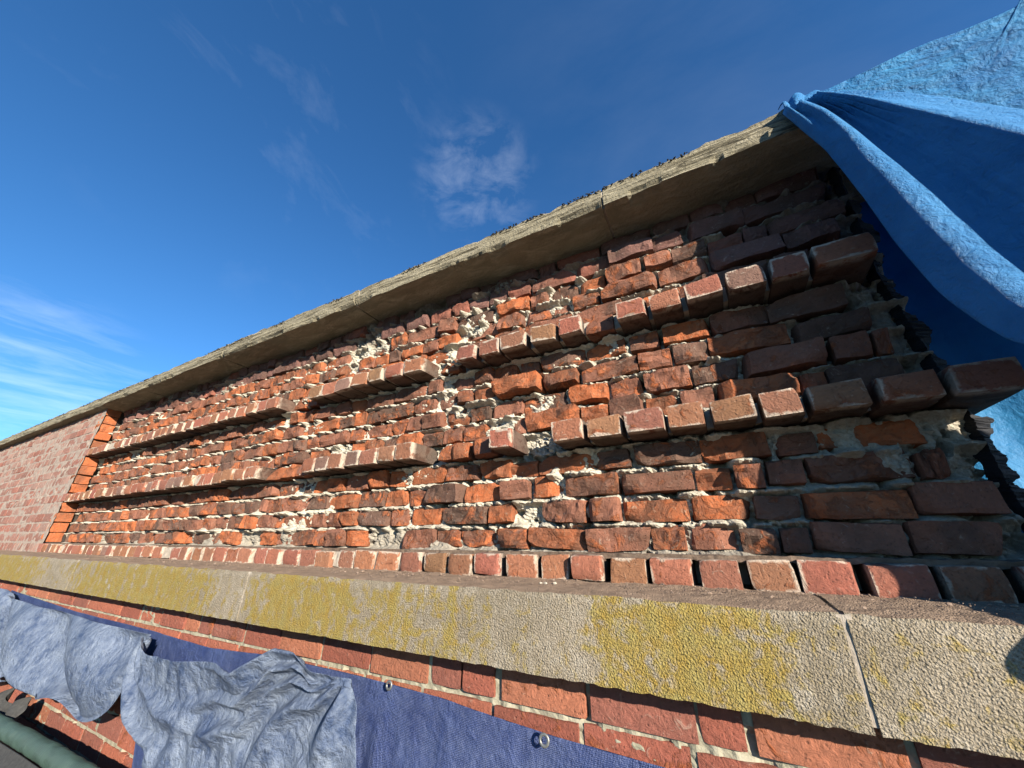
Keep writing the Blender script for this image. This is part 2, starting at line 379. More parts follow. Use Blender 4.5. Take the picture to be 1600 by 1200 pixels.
def get_mesh(kind, i):
    if (kind, i) not in MESHES:
        v, f = SH[kind][i]
        MESHES[(kind, i)] = mesh_from('brick_' + kind, v, f, 'edges' if kind in SMOOTH else False, MATS[kind][0])
    return MESHES[(kind, i)]
class Brick:
    def __init__(s, kind, x0, x1, ztop, yfront, depth, col, rot=(0, 0, 0), sy=1.0, sz=1.0):
        s.kind = kind; s.i = random.randrange(len(SH[kind])); s.col = col; s.rot = rot
        s.sx = (x1 - x0) / LEN[kind]; s.sy = sy; s.sz = sz
        s.loc = ((x0 + x1) / 2, yfront + depth * sy / 2, ztop - BH / 2)
        d = np.array(s.loc); s.size = (x1 - x0) * abs(d[1]) / (d @ d) ** 1.5 * 1e3
    def mat(s):
        return Matrix.Translation(s.loc) @ Matrix.Rotation(s.rot[2], 4, 'Z') @ Matrix.Rotation(s.rot[1], 4, 'Y') @ Matrix.Rotation(s.rot[0], 4, 'X') @ Matrix.Diagonal((s.sx, s.sy, s.sz, 1))
def place(bricks, parent, name, limit, massname, order=None):
    bricks = sorted(bricks, key=lambda b: -b.size)
    for b in bricks[:limit]:
        o = link(name, get_mesh(b.kind, b.i), parent); o.matrix_basis = b.mat(); o.color = b.col
    rest = bricks[limit:]
    if rest:
        V = []; F = []; TN = []; n = 0
        for b in rest:
            v, f = SH[b.kind][b.i]; M = np.array(b.mat())
            w = v @ M[:3, :3].T + M[:3, 3]; V.append(w); F += [[i + n for i in q] for q in f]; n += len(v); TN += [b.col] * len(v)
        me = mesh_from(massname, np.concatenate(V), F, False, MATS[rest[0].kind][1])
        a = me.color_attributes.new('tone', 'FLOAT_COLOR', 'POINT'); a.data.foreach_set('color', np.array(TN, float).ravel())
        link(massname, me, parent, kind='stuff')

# ---- the opened wall: broken inner bricks
wall = thing('opened_brick_wall', 'long orange brick wall with its outer skin hacked away, broken bricks and cream mortar', 'brick wall', (-2.3, 1.27, -0.1))
wall_inv = Matrix.Translation((-2.3, 1.27, -0.1)).inverted()
def tone(kind, x, k):
    r = random.random(); sh = 1 + random.uniform(-.15, .15)
    if kind == 'field':
        if r < 0.20: c = (0.18, 0.100, 0.070); a = random.uniform(0.38, 0.48)      # soot and grime
        elif r < 0.72: c = (0.31, 0.130, 0.080); a = random.uniform(0.36, 0.52)
        else: c = (0.40, 0.14, 0.065); a = random.uniform(0.50, 0.72)
        if x > 0.1: a -= 0.08
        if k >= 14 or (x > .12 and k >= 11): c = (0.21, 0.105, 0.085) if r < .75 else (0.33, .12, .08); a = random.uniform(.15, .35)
    elif kind == 'head':
        if r < 0.12: c = (0.27, 0.155, 0.115); a = 0.2
        else: c = (0.37 + random.uniform(-.05, .06), 0.150 + random.uniform(-.02, .03), 0.088); a = random.uniform(0.25, 0.42)
    elif kind == 'pier':
        c = random.choice([(0.40, 0.20, 0.15), (0.36, 0.18, 0.135), (0.43, 0.26, 0.20), (0.38, 0.155, 0.11)]); a = 0.2
    else:
        c = random.choice([(0.42, 0.135, 0.08), (0.37, 0.115, 0.075), (0.46, 0.17, 0.095), (0.33, 0.12, 0.085)]); a = random.uniform(0.25, 0.42)
    return (c[0] * sh, c[1] * sh, c[2] * sh, max(0, a))
field = []
for k in range(1, 16):
    if k in (5, 10): continue
    x = XL + random.uniform(0, 0.1)
    end = XR + random.uniform(-0.07, 0.03) - (0.02 if k > 5 else 0)
    while x < end:
        r = random.random()
        if r < (0.22 if x < .05 else .5): kind, L = 'field', random.uniform(0.19, 0.222)
        elif r < (0.44 if x < .05 else .68): kind, L = 'field', random.uniform(0.13, 0.18)
        elif r < 0.92: kind, L = 'half', random.uniform(0.092, 0.118)
        else: kind, L = 'half', random.uniform(0.06, 0.085)
        x1 = x + L
        if x1 > end - .045: x1 = end + random.uniform(-.02, .01); kind = 'field' if x1 - x > .13 else 'half'
        if random.random() > 0.025:
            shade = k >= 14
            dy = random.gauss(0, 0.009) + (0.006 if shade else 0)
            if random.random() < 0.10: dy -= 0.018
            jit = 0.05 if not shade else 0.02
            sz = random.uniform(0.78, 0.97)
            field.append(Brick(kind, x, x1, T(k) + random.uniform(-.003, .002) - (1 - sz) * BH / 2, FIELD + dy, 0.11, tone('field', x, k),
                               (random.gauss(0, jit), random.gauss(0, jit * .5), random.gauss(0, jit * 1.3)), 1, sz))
        x = x1 + random.uniform(0.003, 0.016)
# moves parts into the wall's frame
def reframe(bs, org):
    for b in bs: b.loc = tuple(np.array(b.loc) - np.array(org))
reframe(field, wall.location)
place(field, wall, 'brick', 300, 'distant_bricks')

# ---- header courses that stick out: first course on the sill, two corbelled above
heads = []
def hb(xs, k, y, bad=0.0, gap=0.013, depth_full=True, sag=0.0):
    for a, b in xs:
        w = b - a - gap * random.uniform(.75, 1.25); s = a + (b - a - w) / 2
        isbad = random.random() < bad
        heads.append(Brick('headbad' if isbad else 'head', s, s + w, T(k) - 0.004 + random.uniform(-.003, .003) - sag, y + random.gauss(0, .0055) + (0.02 if isbad else 0),
                           0.25 if isbad else 0.27, tone('field' if isbad else 'head', s, k), (random.gauss(0, .014), random.gauss(0, .022), random.gauss(0, .03)), 1,
                           random.uniform(.96, 1.02)))
def run(x0, x1, p=0.1165):
    n = max(1, round((x1 - x0) / p)); e = np.linspace(x0, x1, n + 1)
    e[1:-1] += rng.normal(0, 0.004, n - 1)
    return list(zip(e[:-1], e[1:]))
B0 = [-1.105, -.984, -.872, -.757, -.641, -.523, -.417, -.306, -.194, -.073, .034, .141, .257, .372, .480]
hb(list(zip(B0[:-1], B0[1:])), 0, FACE, gap=0.016); hb(run(.480, 1.17), 0, FACE, gap=0.018); hb(run(-5.25, -3.02) + run(-2.9, -1.105), 0, FACE, gap=0.012)
def X1(x, y): return onY(x, y, FACE)[0]
Cj = [X1(*p) for p in [(860, 682), (914, 675), (973, 655), (1040, 646), (1105, 640), (1185, 630), (1262, 620), (1365, 605), (1475, 590)]] + [0.655]
hb(list(zip(Cj[:-1], Cj[1:])), 5, FACE - .004, gap=0.015)
xa = X1(400, 740)
hb(run(-5.25, xa), 5, FACE - .006); hb(run(xa, X1(470, 728)), 5, FACE + .035, bad=1.0)
hb(run(X1(470, 728), X1(648, 705)), 5, FACE - .008)
hb([(X1(690, 700), X1(716, 696))], 5, FACE + .04, bad=1.0); hb([(X1(718, 695), X1(760, 690))], 5, FACE + .02, bad=1.0); hb([(X1(762, 690), X1(800, 687))], 5, FACE - .008)
hb(run(X1(655, 712) + .03, X1(715, 700) - .01), 5, FACE + .055, bad=1.0)
Dj = [X1(*p) for p in [(711, 545), (743, 540), (779, 530), (822, 520), (866, 507), (905, 495)]]
hb(list(zip(Dj[:-1], Dj[1:])), 10, FACE + .008, gap=0.014)
hb([(Dj[-1], X1(957, 485))], 10, FACE + .03, bad=1.0)
Dk = [X1(*p) for p in [(959, 478), (1010, 465), (1065, 452), (1130, 438), (1198, 420), (1266, 402)]] + [0.535]
hb(list(zip(Dk[:-1], Dk[1:])), 10, FACE, gap=0.016)
hb(run(-5.25, X1(281, 680)), 10, FACE); hb(run(X1(287, 672), X1(434, 626)), 10, FACE - .004); hb(run(X1(437, 626) + .02, X1(478, 614) - .01), 10, FACE + .06, bad=1.0)
hb(run(X1(480, 612), X1(661, 564)), 10, FACE - .004); hb(run(X1(664, 564) + .02, X1(708, 548) - .01), 10, FACE + .06, bad=1.0)
reframe(heads, wall.location)
place(heads, wall, 'header_brick', 300, 'distant_headers')

# ---- mortar behind and between the inner bricks, one rough sheet
xs = [XR + 0.02]
while xs[-1] > XL - 0.05: xs.append(xs[-1] - 0.0046 * (1 + abs(xs[-1] - 0.2) * 0.9))
xs = np.array(xs); zs = np.arange(-0.10, ZC + 0.02, 0.0048)
X, Z = np.meshgrid(xs, zs, indexing='ij')
p = P3(X, 0, Z)
big = fbm(p * 7, 3, 3); med = fbm(p * 26, 3, 9); fine = fbm(p * 95, 3, 21, 0.6); patch = fbm(p * np.array([4.5, 1, 7]) + 7, 3, 33)
ph = ((Z - Z0) / PITCHZ) % 1.0; dj = np.minimum(ph, 1 - ph) * PITCHZ      # distance from the bed joint
ridge = np.exp(-((dj + .002 * (ph < .5)) / 0.0105) ** 2)
Y = 1.296 - (big - .5) * 0.02 - (med - .5) * 0.022 - (fine - .5) * 0.024
Y -= ridge * np.clip(0.006 + 0.085 * (med - 0.27) + .02 * (big - .4), 0.004, 0.042)
Y -= np.clip((patch - 0.595 + .05 * np.exp(-((X + .6) / .8) ** 2 - ((Z - 1.0) / .13) ** 2)) * 10, 0, 1) * (0.012 + 0.016 * med)
Y += np.clip((0.38 - med) * 8, 0, 1) * 0.03
Y += np.clip((X - .05) / .2, 0, 1) * .010
Y = np.where(X > XR - .05, Y + np.clip((X - (XR - .05)) * 1.5, 0, 1) * 0.1 + 0, Y)
# large smeared mortar patch low on the right
g = np.exp(-(((X - .43) / .17) ** 2 + ((Z - .020) / .030) ** 2)); Y -= g * 0.030 * (0.5 + med)
org = np.array(wall.location)
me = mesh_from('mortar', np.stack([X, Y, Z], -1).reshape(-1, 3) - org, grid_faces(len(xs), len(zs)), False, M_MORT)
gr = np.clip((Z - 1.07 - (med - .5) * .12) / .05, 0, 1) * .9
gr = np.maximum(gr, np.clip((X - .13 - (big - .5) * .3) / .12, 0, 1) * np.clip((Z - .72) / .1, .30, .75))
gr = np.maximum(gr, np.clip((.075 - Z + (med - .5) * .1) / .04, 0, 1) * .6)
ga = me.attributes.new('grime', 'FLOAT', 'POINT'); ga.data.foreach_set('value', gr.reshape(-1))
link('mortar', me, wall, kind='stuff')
# bed mortar round the header courses (their joints), set back from the faces
def box_mesh(boxes, name, mat, parent, kind=None, jitter=0.0, org=(0, 0, 0), label=None):
    V = []; F = []
    for (x0, x1, y0, y1, z0, z1) in boxes:
        n = len(V)
        V += [(x0, y0, z0), (x1, y0, z0), (x1, y1, z0), (x0, y1, z0), (x0, y0, z1), (x1, y0, z1), (x1, y1, z1), (x0, y1, z1)]
        F += [[n + i for i in q] for q in ((0, 3, 2, 1), (4, 5, 6, 7), (0, 1, 5, 4), (1, 2, 6, 5), (2, 3, 7, 6), (3, 0, 4, 7))]
    V = np.array(V) - np.array(org)
    return link(name, mesh_from(name, V, F, False, mat), parent, kind=kind, label=label)
def rough_bed(x0, x1, y0, y1, z0, z1, step, amp, seed):
    """rough mortar slab: front and top and bottom as one folded sheet"""
    n = max(3, int((x1 - x0) / step)); prof = [(y1, z0), ((y0 + y1) / 2, z0), (y0, z0), (y0, z0 * .67 + z1 * .33), (y0, z0 * .33 + z1 * .67), (y0, z1), ((y0 + y1) / 2, z1), (y1, z1)]
    u = np.linspace(x0, x1, n)
    A = np.zeros((n, len(prof), 3))
    for j, (yy, zz) in enumerate(prof):
        A[:, j] = P3(u, yy, zz)
    q = (np.stack([fbm(A * 60 + seed + 5 * a, 3, seed + a) - .5 for a in range(3)], -1)) * amp
    q[:, 0] = 0; q[:, -1] = 0
    return (A + q).reshape(-1, 3), grid_faces(n, len(prof))
def rough_beds(specs, name, mat, parent, org, kind='stuff'):
    V = []; F = []; n = 0
    for s in specs:
        v, f = rough_bed(*s); V.append(v); F.append(f + n); n += len(v)
    return link(name, mesh_from(name, np.concatenate(V) - org, np.concatenate(F), False, mat), parent, kind=kind)
beds = []
for k, segs, set_ in ((0, [(-5.25, -1.1, .010), (-1.1, 1.17, .095)], 0), (5, [(-5.25, xa, .006), (X1(470, 728), X1(648, 705) - .01, .006), (X1(860, 682) + .02, XR, .085)], 0),
                      (10, [(-5.25, X1(281, 680) - .02, .004), (X1(287, 672) + .02, X1(434, 626) - .02, .006), (X1(480, 612) + .02, X1(661, 564) - .02, .008), (Dj[0] + .02, 0.5, .07)], 0)):
    for i, (a, b, rec) in enumerate(segs):
        beds.append((a, b, FACE + rec + .003, 1.30, T(k) - BH + 0.004, T(k) - 0.010, 0.012, 0.010, 50 + k + i))
# thin bed on top of the headers, dirt covered
rough_beds(beds, 'header_mortar', M_MORTP, wall, org)
rough_beds([(-5.25, 1.17, FACE + .03, 1.30, T(0) - .012, T(0) + .002, 0.012, 0.010, 90)], 'dirt_bed', M_DIRT, wall, org)
# solid core behind, dark
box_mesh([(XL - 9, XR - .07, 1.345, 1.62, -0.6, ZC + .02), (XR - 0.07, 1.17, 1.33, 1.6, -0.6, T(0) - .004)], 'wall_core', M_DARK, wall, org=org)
# knocked-off crumbs lodged in the gaps and lying on the ledge
def crumbs(spots, name, mat, parent, kind='stuff', org=(0, 0, 0)):
    V = []; F = []; n = 0
    base, bf = block(2, 2, 2, 1, 1, 1)
    base = base / np.linalg.norm(base, axis=1, keepdims=True).clip(.5, 2) * .6
    for (x, y, z, s) in spots:
        Rm = np.array(Matrix.Rotation(random.uniform(0, 6), 3, 'Z') @ Matrix.Rotation(random.uniform(0, 6), 3, 'X'))
        w = base * (np.array([1.3, .8, .6]) * s) * rng.uniform(.8, 1.2, base.shape)
        V.append(w @ Rm.T + np.array([x, y, z]) - np.array(org)); F += [[i + n for i in q] for q in bf]; n += len(base)
    return link(name, mesh_from(name, np.concatenate(V), F, False, mat), parent, kind=kind)
sp = []
for (cx, cz, w) in ((X1(690, 570), T(10) - .04, .09), (X1(835, 690), T(5) - .045, .06), (X1(455, 622), T(10) - .04, .08), (X1(435, 740), T(5) - .04, .1)):
    for _ in range(14): sp.append((cx + random.gauss(0, w * .5), random.uniform(1.21, 1.275), cz + random.gauss(0, .018), random.uniform(.008, .020)))
crumbs(sp, 'mortar_crumbs', M_MORT, wall, org=org)
# the black torn membrane at the broken right end
def torn_strip(pts, wmin, wmax, name, mat, parent, yv, seed, org=(0, 0, 0)):
    V = []; F = []; n = 420
    r = np.random.default_rng(seed)
    for i in range(n):
        t = i / (n - 1); q = t * (len(pts) - 1); a = min(int(q), len(pts) - 2); w = q - a
        x = pts[a][0] * (1 - w) + pts[a + 1][0] * w; z = pts[a][1] * (1 - w) + pts[a + 1][1] * w
        w1, w2 = [float(fbm(P3(i * .11, q_, seed), 3, seed, .5)) for q_ in (0, 9)]; L = x - (wmin + (wmax - wmin) * w1) * .6; Rr = x + wmin + (wmax - wmin) * (w2 * 2.4 - .7)
        for m, xx in enumerate((L, x, Rr)): V.append((xx, yv + r.uniform(-.004, .004) - (.02 if m == 1 else 0), z + r.uniform(-.002, .002)))
    for i in range(n - 1):
        b = i * 3; F += [[b, b + 1, b + 4, b + 3], [b + 1, b + 2, b + 5, b + 4]]
    o = link(name, mesh_from(name, np.array(V) - np.array(org), F, False, mat), parent)
    md = o.modifiers.new('thick', 'SOLIDIFY'); md.thickness = .006
    return o
torn_strip([(.585, 1.24), (.575, .9), (.56, .78), (.575, .6), (.585, .45), (.60, .3), (.60, .15), (.61, .02), (.66, -.02)], .012, .032, 'torn_membrane', M_BLACK, wall, 1.315, 4, org)

# ---- the intact pier on the left
pier = thing('intact_brick_pier', 'intact stretch of weathered pink brickwork left of the hacked panel', 'brick wall', (-9.0, 1.15, -0.1))
po = np.array(pier.location); pb = []
for k in range(-0, 16):
    x = XL - 0.014 - random.uniform(0.0, 0.05); first = True
    if k in (0, 5, 10): x = XL - .01
    while x > -14:
        if first and k not in (0, 5, 10):
            L = random.uniform(0.05, 0.10); x0 = x - L
            pb.append(Brick('half', x0, x + random.uniform(0, .02), T(k), FACE - .001, 0.11, (0.46, 0.13, 0.045, 0.8 if random.random() < .75 else .3), (0, random.gauss(0, .03), random.gauss(0, .03))))
        else:
            L = 0.221 if (k % 5) else 0.104; x0 = x - L
            pb.append(Brick('face', x0, x, T(k), FACE + random.gauss(0, .0015), 0.10, tone('pier', x, k), (random.gauss(0, .008), 0, 0)))
        first = False; x = x0 - 0.013
reframe(pb, po)
halfs = [b for b in pb if b.kind == 'half']; fcs = [b for b in pb if b.kind == 'face']
place(halfs, pier, 'broken_end_brick', 40, 'x'); place(fcs, pier, 'brick', 260, 'distant_bricks')
xs2 = np.linspace(-14, XL - .03, 700); zs2 = np.linspace(-.1, ZC + .005, 60)
Xp, Zp = np.meshgrid(xs2, zs2, indexing='ij')
Yp = FACE + .0015 + (fbm(P3(Xp * 30, 0, Zp * 40), 3, 5) - .5) * .014
link('pointing', mesh_from('pointing', np.stack([Xp, Yp, Zp], -1).reshape(-1, 3) - po, grid_faces(700, 60, False), False, M_MORTF), pier, kind='stuff')
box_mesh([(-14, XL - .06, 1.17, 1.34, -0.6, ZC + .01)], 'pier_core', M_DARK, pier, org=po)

# ---- stones with a worn profile (coping and sill)
def stone(x0, x1, prof, step, amp, seed, mat, name, parent, org, attrf=None, label=None, closed=True, sub=4, endamp=0.0, dispf=None):
    """a block with the given closed profile (y,z), its long faces subdivided and worn"""
    pr = []
    for i in range(len(prof)):
        a = np.array(prof[i]); b = np.array(prof[(i + 1) % len(prof)]); m = max(1, int(np.linalg.norm(b - a) / sub))
        for j in range(m): pr.append(a + (b - a) * j / m)
    pr = np.array(pr); M = len(pr)
    xs = [x0]
    while xs[-1] < x1 - 1e-6:
        st = step * (1 + abs(xs[-1] - .2) * .8); xs.append(min(x1, xs[-1] + st))
    xs = np.array(xs); n = len(xs)
    A = np.zeros((n, M, 3)); A[:, :, 0] = xs[:, None]; A[:, :, 1] = pr[None, :, 0]; A[:, :, 2] = pr[None, :, 1]
    d = np.stack([(fbm(A * 9 + seed * 3.1 + 5 * a, 4, seed + a) - .5) * amp * 2 for a in range(3)], -1)
    d[..., 0] *= 0.3
    A = A + d
    if dispf is not None: A = dispf(A)
    V = A.reshape(-1, 3)
    F = []
    for i in range(n - 1):
        for j in range(M):
            j2 = (j + 1) % M
            F.append([i * M + j, i * M + j2, (i + 1) * M + j2, (i + 1) * M + j])
    F.append([j for j in range(M)][::-1]); F.append([(n - 1) * M + j for j in range(M)])
    me = mesh_from(name, V - org, F, False, mat)
    if attrf is not None:
        at = me.attributes.new('lichen', 'FLOAT', 'POINT'); at.data.foreach_set('value', attrf(V).astype(float))
    return link(name, me, parent, label=label)
YC = 1.087
coping = thing('stone_coping', 'overhanging weathered sandstone coping running along the wall top', 'coping', (-3.0, YC, ZC))
co = np.array(coping.location)
cj = [1.35, -.18, -1.6, -3.0, -4.32, -5.75, -7.15, -8.6, -10.1, -11.6, -13.2]
def cope_disp(A):
    # ledges where layers have split off the front, ragged lower arris
    z = A[..., 2] - ZC; fr = np.clip((YC + .06 - A[..., 1]) / .06, 0, 1)
    lay = fbm(P3(A[..., 0] * 2.2, 0, 3), 4, 70); split = 0.04 + 0.06 * lay
    A[..., 1] += fr * np.where(z > split, 0.0, 0.0) + fr * 0.008 * (fbm(P3(A[..., 0] * 3, 4, z * 60), 3, 71) - .5) * 2
    A[..., 1] += fr * 0.006 * np.tanh((z - split) * 300) + fr * .005 * np.tanh((z - split + .034 * lay - .006) * 400)
    arr = np.exp(-((z) / .016) ** 2) * fr
    chip = np.clip((fbm(P3(A[..., 0] * 9, 1, 0), 4, 73) - .53) * 9, 0, 1)
    A[..., 1] += arr * chip * 0.016; A[..., 2] += arr * chip * 0.010
    top = np.clip((z - .09) / .03, 0, 1)
    A[..., 2] += top * (fbm(P3(A[..., 0] * 22, A[..., 1] * 14, 2), 4, 75, .65) - .5) * .040
    return A
for i in range(len(cj) - 1):
    stone(cj[i + 1] + .005, cj[i] - .004, [(YC, ZC), (YC - .002, ZC + .118), (YC + .2, ZC + .135), (1.62, ZC + .12), (1.62, ZC), (1.3, ZC)], .012, .0045, 20 + i, M_COPE, 'coping_slab', coping, co, sub=.012, dispf=cope_disp)
# pointing in the joints
box_mesh([(c - .006, c + .007, YC + .012, 1.60, ZC + .006, ZC + .108) for c in cj[1:-1]], 'joint_mortar', M_MORTP, coping, org=co)
# moss and bitumen crumbs along the top edge
sp = []
for _ in range(3200):
    x = 0.45 - 8 * random.random() ** 1.6; dens = float(fbm(P3(x * 5, 0, 0), 3, 80))
    if random.random() < np.clip((dens - .42) * 6, 0, 1): sp.append((x, YC + random.uniform(.002, .03), ZC + .113 + random.uniform(-.008, .006), random.uniform(.003, .009)))
crumbs(sp, 'dry_moss', M_MOSS, coping, org=co)

YS = 0.90
sill = thing('stone_sill', 'pebbly stone ledge stained with yellow lichen below the hacked panel', 'ledge', (-2.0, YS, -.25))
so = np.array(sill.location)
def lich(V):
    x = V[:, 0]
    L = np.full(len(x), .18)
    def band(a, b, h, s=.05): return h / (1 + np.exp(-(x - a) / s)) / (1 + np.exp((x - b) / s))
    xa_ = lambda px, py: onY(px, py, YS)[0]
    L += band(xa_(925, 1000), xa_(1235, 1050), .62, .02)
    L += band(xa_(560, 950), xa_(680, 980), .46, .05) + band(xa_(400, 930), xa_(545, 950), .62, .04)
    L += band(xa_(690, 980), xa_(790, 1000), .18, .03)
    L += band(-14, xa_(385, 930), .62, .12) - band(xa_(60, 900), xa_(115, 900), .75, .12) - band(xa_(325, 900), xa_(395, 930), .45, .05)
    L -= band(xa_(800, 1000), xa_(900, 1000), .10, .02)
    L -= np.clip((V[:, 2] + .13) / .03, 0, 1) * .25
    return L
sj = [1.6, .155, -1.60, -3.35, -5.1, -6.85, -8.6, -10.4, -12.2, -14.0]
def sill_disp(A):
    z = A[..., 2]; fr = np.clip((YS + .05 - A[..., 1]) / .05, 0, 1)
    A[..., 1] -= fr * (fbm(A * 100, 3, 81, .6) - .5) * .0018
    tp = np.clip((z + .125) / .02, 0, 1)
    A[..., 2] += tp * (fbm(A * np.array([22, 22, 0]), 4, 83) - .5) * .010
    ar = np.exp(-((z + .097) / .012) ** 2) * fr
    A[..., 2] -= ar * .003 * (0.6 + fbm(P3(A[..., 0] * 20, 0, 0), 3, 84)); A[..., 1] += ar * .005
    lo = np.exp(-((z + .259) / .01) ** 2) * fr
    A[..., 2] += lo * .0025 * np.clip((fbm(P3(A[..., 0] * 45, 0, 0), 3, 85) - .5) * 4, 0, 1)
    return A
for i in range(len(sj) - 1):
    stone(sj[i + 1] + .004, sj[i] - .004, [(YS, -.259), (YS, -.097), (1.17, -.090), (1.17, -.259)],   .0058, .0010, 40 + i, M_SILL, 'sill_stone', sill, so, attrf=lich, sub=.0075, dispf=sill_disp)
rough_beds([(c - .010, c + .012, YS + .003, 1.16, -.250, -.100, .006, .006, 7) for c in sj[1:-1]], 'joint_mortar', M_MORTP, sill, so)
sp = []
for _ in range(1500):
    x = .9 - 4.5 * random.random() ** 1.5; y = YS + .02 + .21 * random.random() ** .6
    sp.append((x, y, -.097 + (y - .9) * .026 + .0035, random.choice([.0015, .002, .0025, .004, .007] if random.random() < .3 else [.0015, .002, .003]) * random.uniform(.7, 1.2)))
crumbs(sp, 'grit', plain_mat('brown_grit', (.16, .11, .08), (.38, .28, .21), 30), sill, org=so)
crumbs([(onY(x, y, 1.0)[0] * 1.0, 1.03 + dy, -.092, s) for x, y, dy, s in ((845, 912, .0, .008), (858, 910, .01, .011), (838, 914, 0, .006))], 'mortar_flakes', M_MORT, sill, org=so)

# ---- the wall below the ledge
YL = 0.97
lower = thing('lower_brick_wall', 'smooth red brick wall below the stone ledge, partly covered by tarpaulins', 'brick wall', (-3.0, YL, -1.5))
lo_ = np.array(lower.location); lb = []
PL = 0.0835; ZL = -.268
for k in range(0, 15):
    zt = ZL - PL * k
    x = 1.2; off = {0: -.026, }.get(k, -.026 + (0.1105 if k % 2 else 0) + random.uniform(-.01, .01))
    x = off + .221 * 5
    while x > -9:
        if k == 0 and abs(x - (-.026)) < .01:
            lb.append(Brick('lowhalf', x - .08, x - .004, zt, YL, .10, tone('low', x, k))); x -= .0855; continue
        if k % 5 == 4: L, kd = .098, 'lowhalf'
        else: L, kd = .208, 'low'
        if random.random() < .12 and kd == 'low':      # a stretcher split in two
            lb.append(Brick('lowhalf', x - .104, x - .008, zt, YL + random.gauss(0, .002), .10, tone('low', x, k))); lb.append(Brick('lowhalf', x - .208, x - .112, zt, YL + random.gauss(0, .002), .10, tone('low', x, k)))
        else:
            lb.append(Brick(kd, x - L, x, zt + random.uniform(-.002, .002), YL + random.gauss(0, .0025), .10, tone('low', x, k), (random.gauss(0, .01), random.gauss(0, .004), random.gauss(0, .005))))
        x -= L + .0128
for b in lb:
    if b.loc[0] > -.9 and b.loc[2] < -.40: b.size *= .05           # under the tarpaulin
reframe(lb, lo_)
place(lb, lower, 'brick', 300, 'covered_bricks')
xs3 = [1.3]
while xs3[-1] > -9: xs3.append(xs3[-1] - .007 * (1 + abs(xs3[-1]) * .8))
xs3 = np.array(xs3); zs3 = np.linspace(-1.5, -.24, 170)
Xq, Zq = np.meshgrid(xs3, zs3, indexing='ij')
qn = P3(Xq, 0, Zq)
Yq = YL + .0055 - (fbm(qn * 60, 4, 91) - .5) * .011 + np.clip((.42 - fbm(qn * 12, 3, 92)) * 6, 0, 1) * .012
link('pointing', mesh_from('pointing', np.stack([Xq, Yq, Zq], -1).reshape(-1, 3) - lo_, grid_faces(len(xs3), 170, False), False, M_MORTL), lower, kind='stuff')
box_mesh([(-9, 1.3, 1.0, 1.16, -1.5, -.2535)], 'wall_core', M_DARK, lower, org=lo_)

# ------------------------------------------------------------------ cloth
def relax(Pt, rest_scale, pins, iters, wall_y, g=0.0006, seed=0, push=None, ymin=None):
    """let a sheet that is a little too big for its outline crumple under gravity against the wall"""
    r = np.random.default_rng(seed); A = Pt.copy(); nu, nv, _ = A.shape
    prs = []
    for du, dv, w in ((1, 0, 1), (0, 1, 1), (1, 1, .6), (1, -1, .6), (2, 0, .25), (0, 2, .25), (4, 0, .08), (0, 4, .08)):
        i0 = slice(0, nu - du); i1 = slice(du, nu)
        j0, j1 = (slice(0, nv - dv), slice(dv, nv)) if dv >= 0 else (slice(-dv, nv), slice(0, nv + dv))
        L = np.linalg.norm(A[i1, j1] - A[i0, j0], axis=-1) * rest_scale
        prs.append((i0, i1, j0, j1, L, w))
    A[..., 1] -= fbm(P3(A[..., 0] * 9, 0, A[..., 2] * 9), 3, seed) * .03
    vel = np.zeros_like(A); free = ~pins
    for it in range(iters):
        prev = A.copy()
        A = A + vel * .9; A[..., 2] -= g
        A[pins] = prev[pins]
        for _ in range(3):
            for (i0, i1, j0, j1, L, w) in prs:
                d = A[i1, j1] - A[i0, j0]; l = np.linalg.norm(d, axis=-1) + 1e-9
                c = (d * ((l - L) / l * .5 * w * .8)[..., None])
                m0 = free[i0, j0][..., None]; m1 = free[i1, j1][..., None]
                A[i0, j0] += c * m0; A[i1, j1] -= c * m1
            A[..., 1] = np.minimum(A[..., 1], wall_y)
            if ymin is not None: A[..., 1] = np.maximum(A[..., 1], ymin)
        vel = A - prev
    return A
def poly(pts, n):
    pts = np.array(pts, float); d = np.r_[0, np.cumsum(np.linalg.norm(np.diff(pts, axis=0), axis=1))]; t = np.linspace(0, d[-1], n)
    return np.stack([np.interp(t, d, pts[:, i]) for i in range(pts.shape[1])], 1)
def coons(top, bot, left, right, nu, nv):
    t = poly(top, nu); b = poly(bot, nu); l = poly(left, nv); r = poly(right, nv)
    u = np.linspace(0, 1, nu)[:, None, None]; v = np.linspace(0, 1, nv)[None, :, None]
    return ((1 - v) * t[:, None] + v * b[:, None] + (1 - u) * l[None] + u * r[None]
            - ((1 - u) * (1 - v) * t[0] + u * (1 - v) * t[-1] + (1 - u) * v * b[0] + u * v * b[-1]))
def sheet(A, name, mat, parent=None, sub=1, thick=.0018, org=(0, 0, 0), flip=False, **kw):
    nu, nv, _ = A.shape
    me = mesh_from(name, A.reshape(-1, 3) - np.array(org), grid_faces(nu, nv, flip), True, mat)
    o = link(name, me, parent, **kw)
    s = o.modifiers.new('thick', 'SOLIDIFY'); s.thickness = thick; s.offset = 0
    if sub:
        q = o.modifiers.new('smooth', 'SUBSURF'); q.levels = sub; q.render_levels = sub
    return o
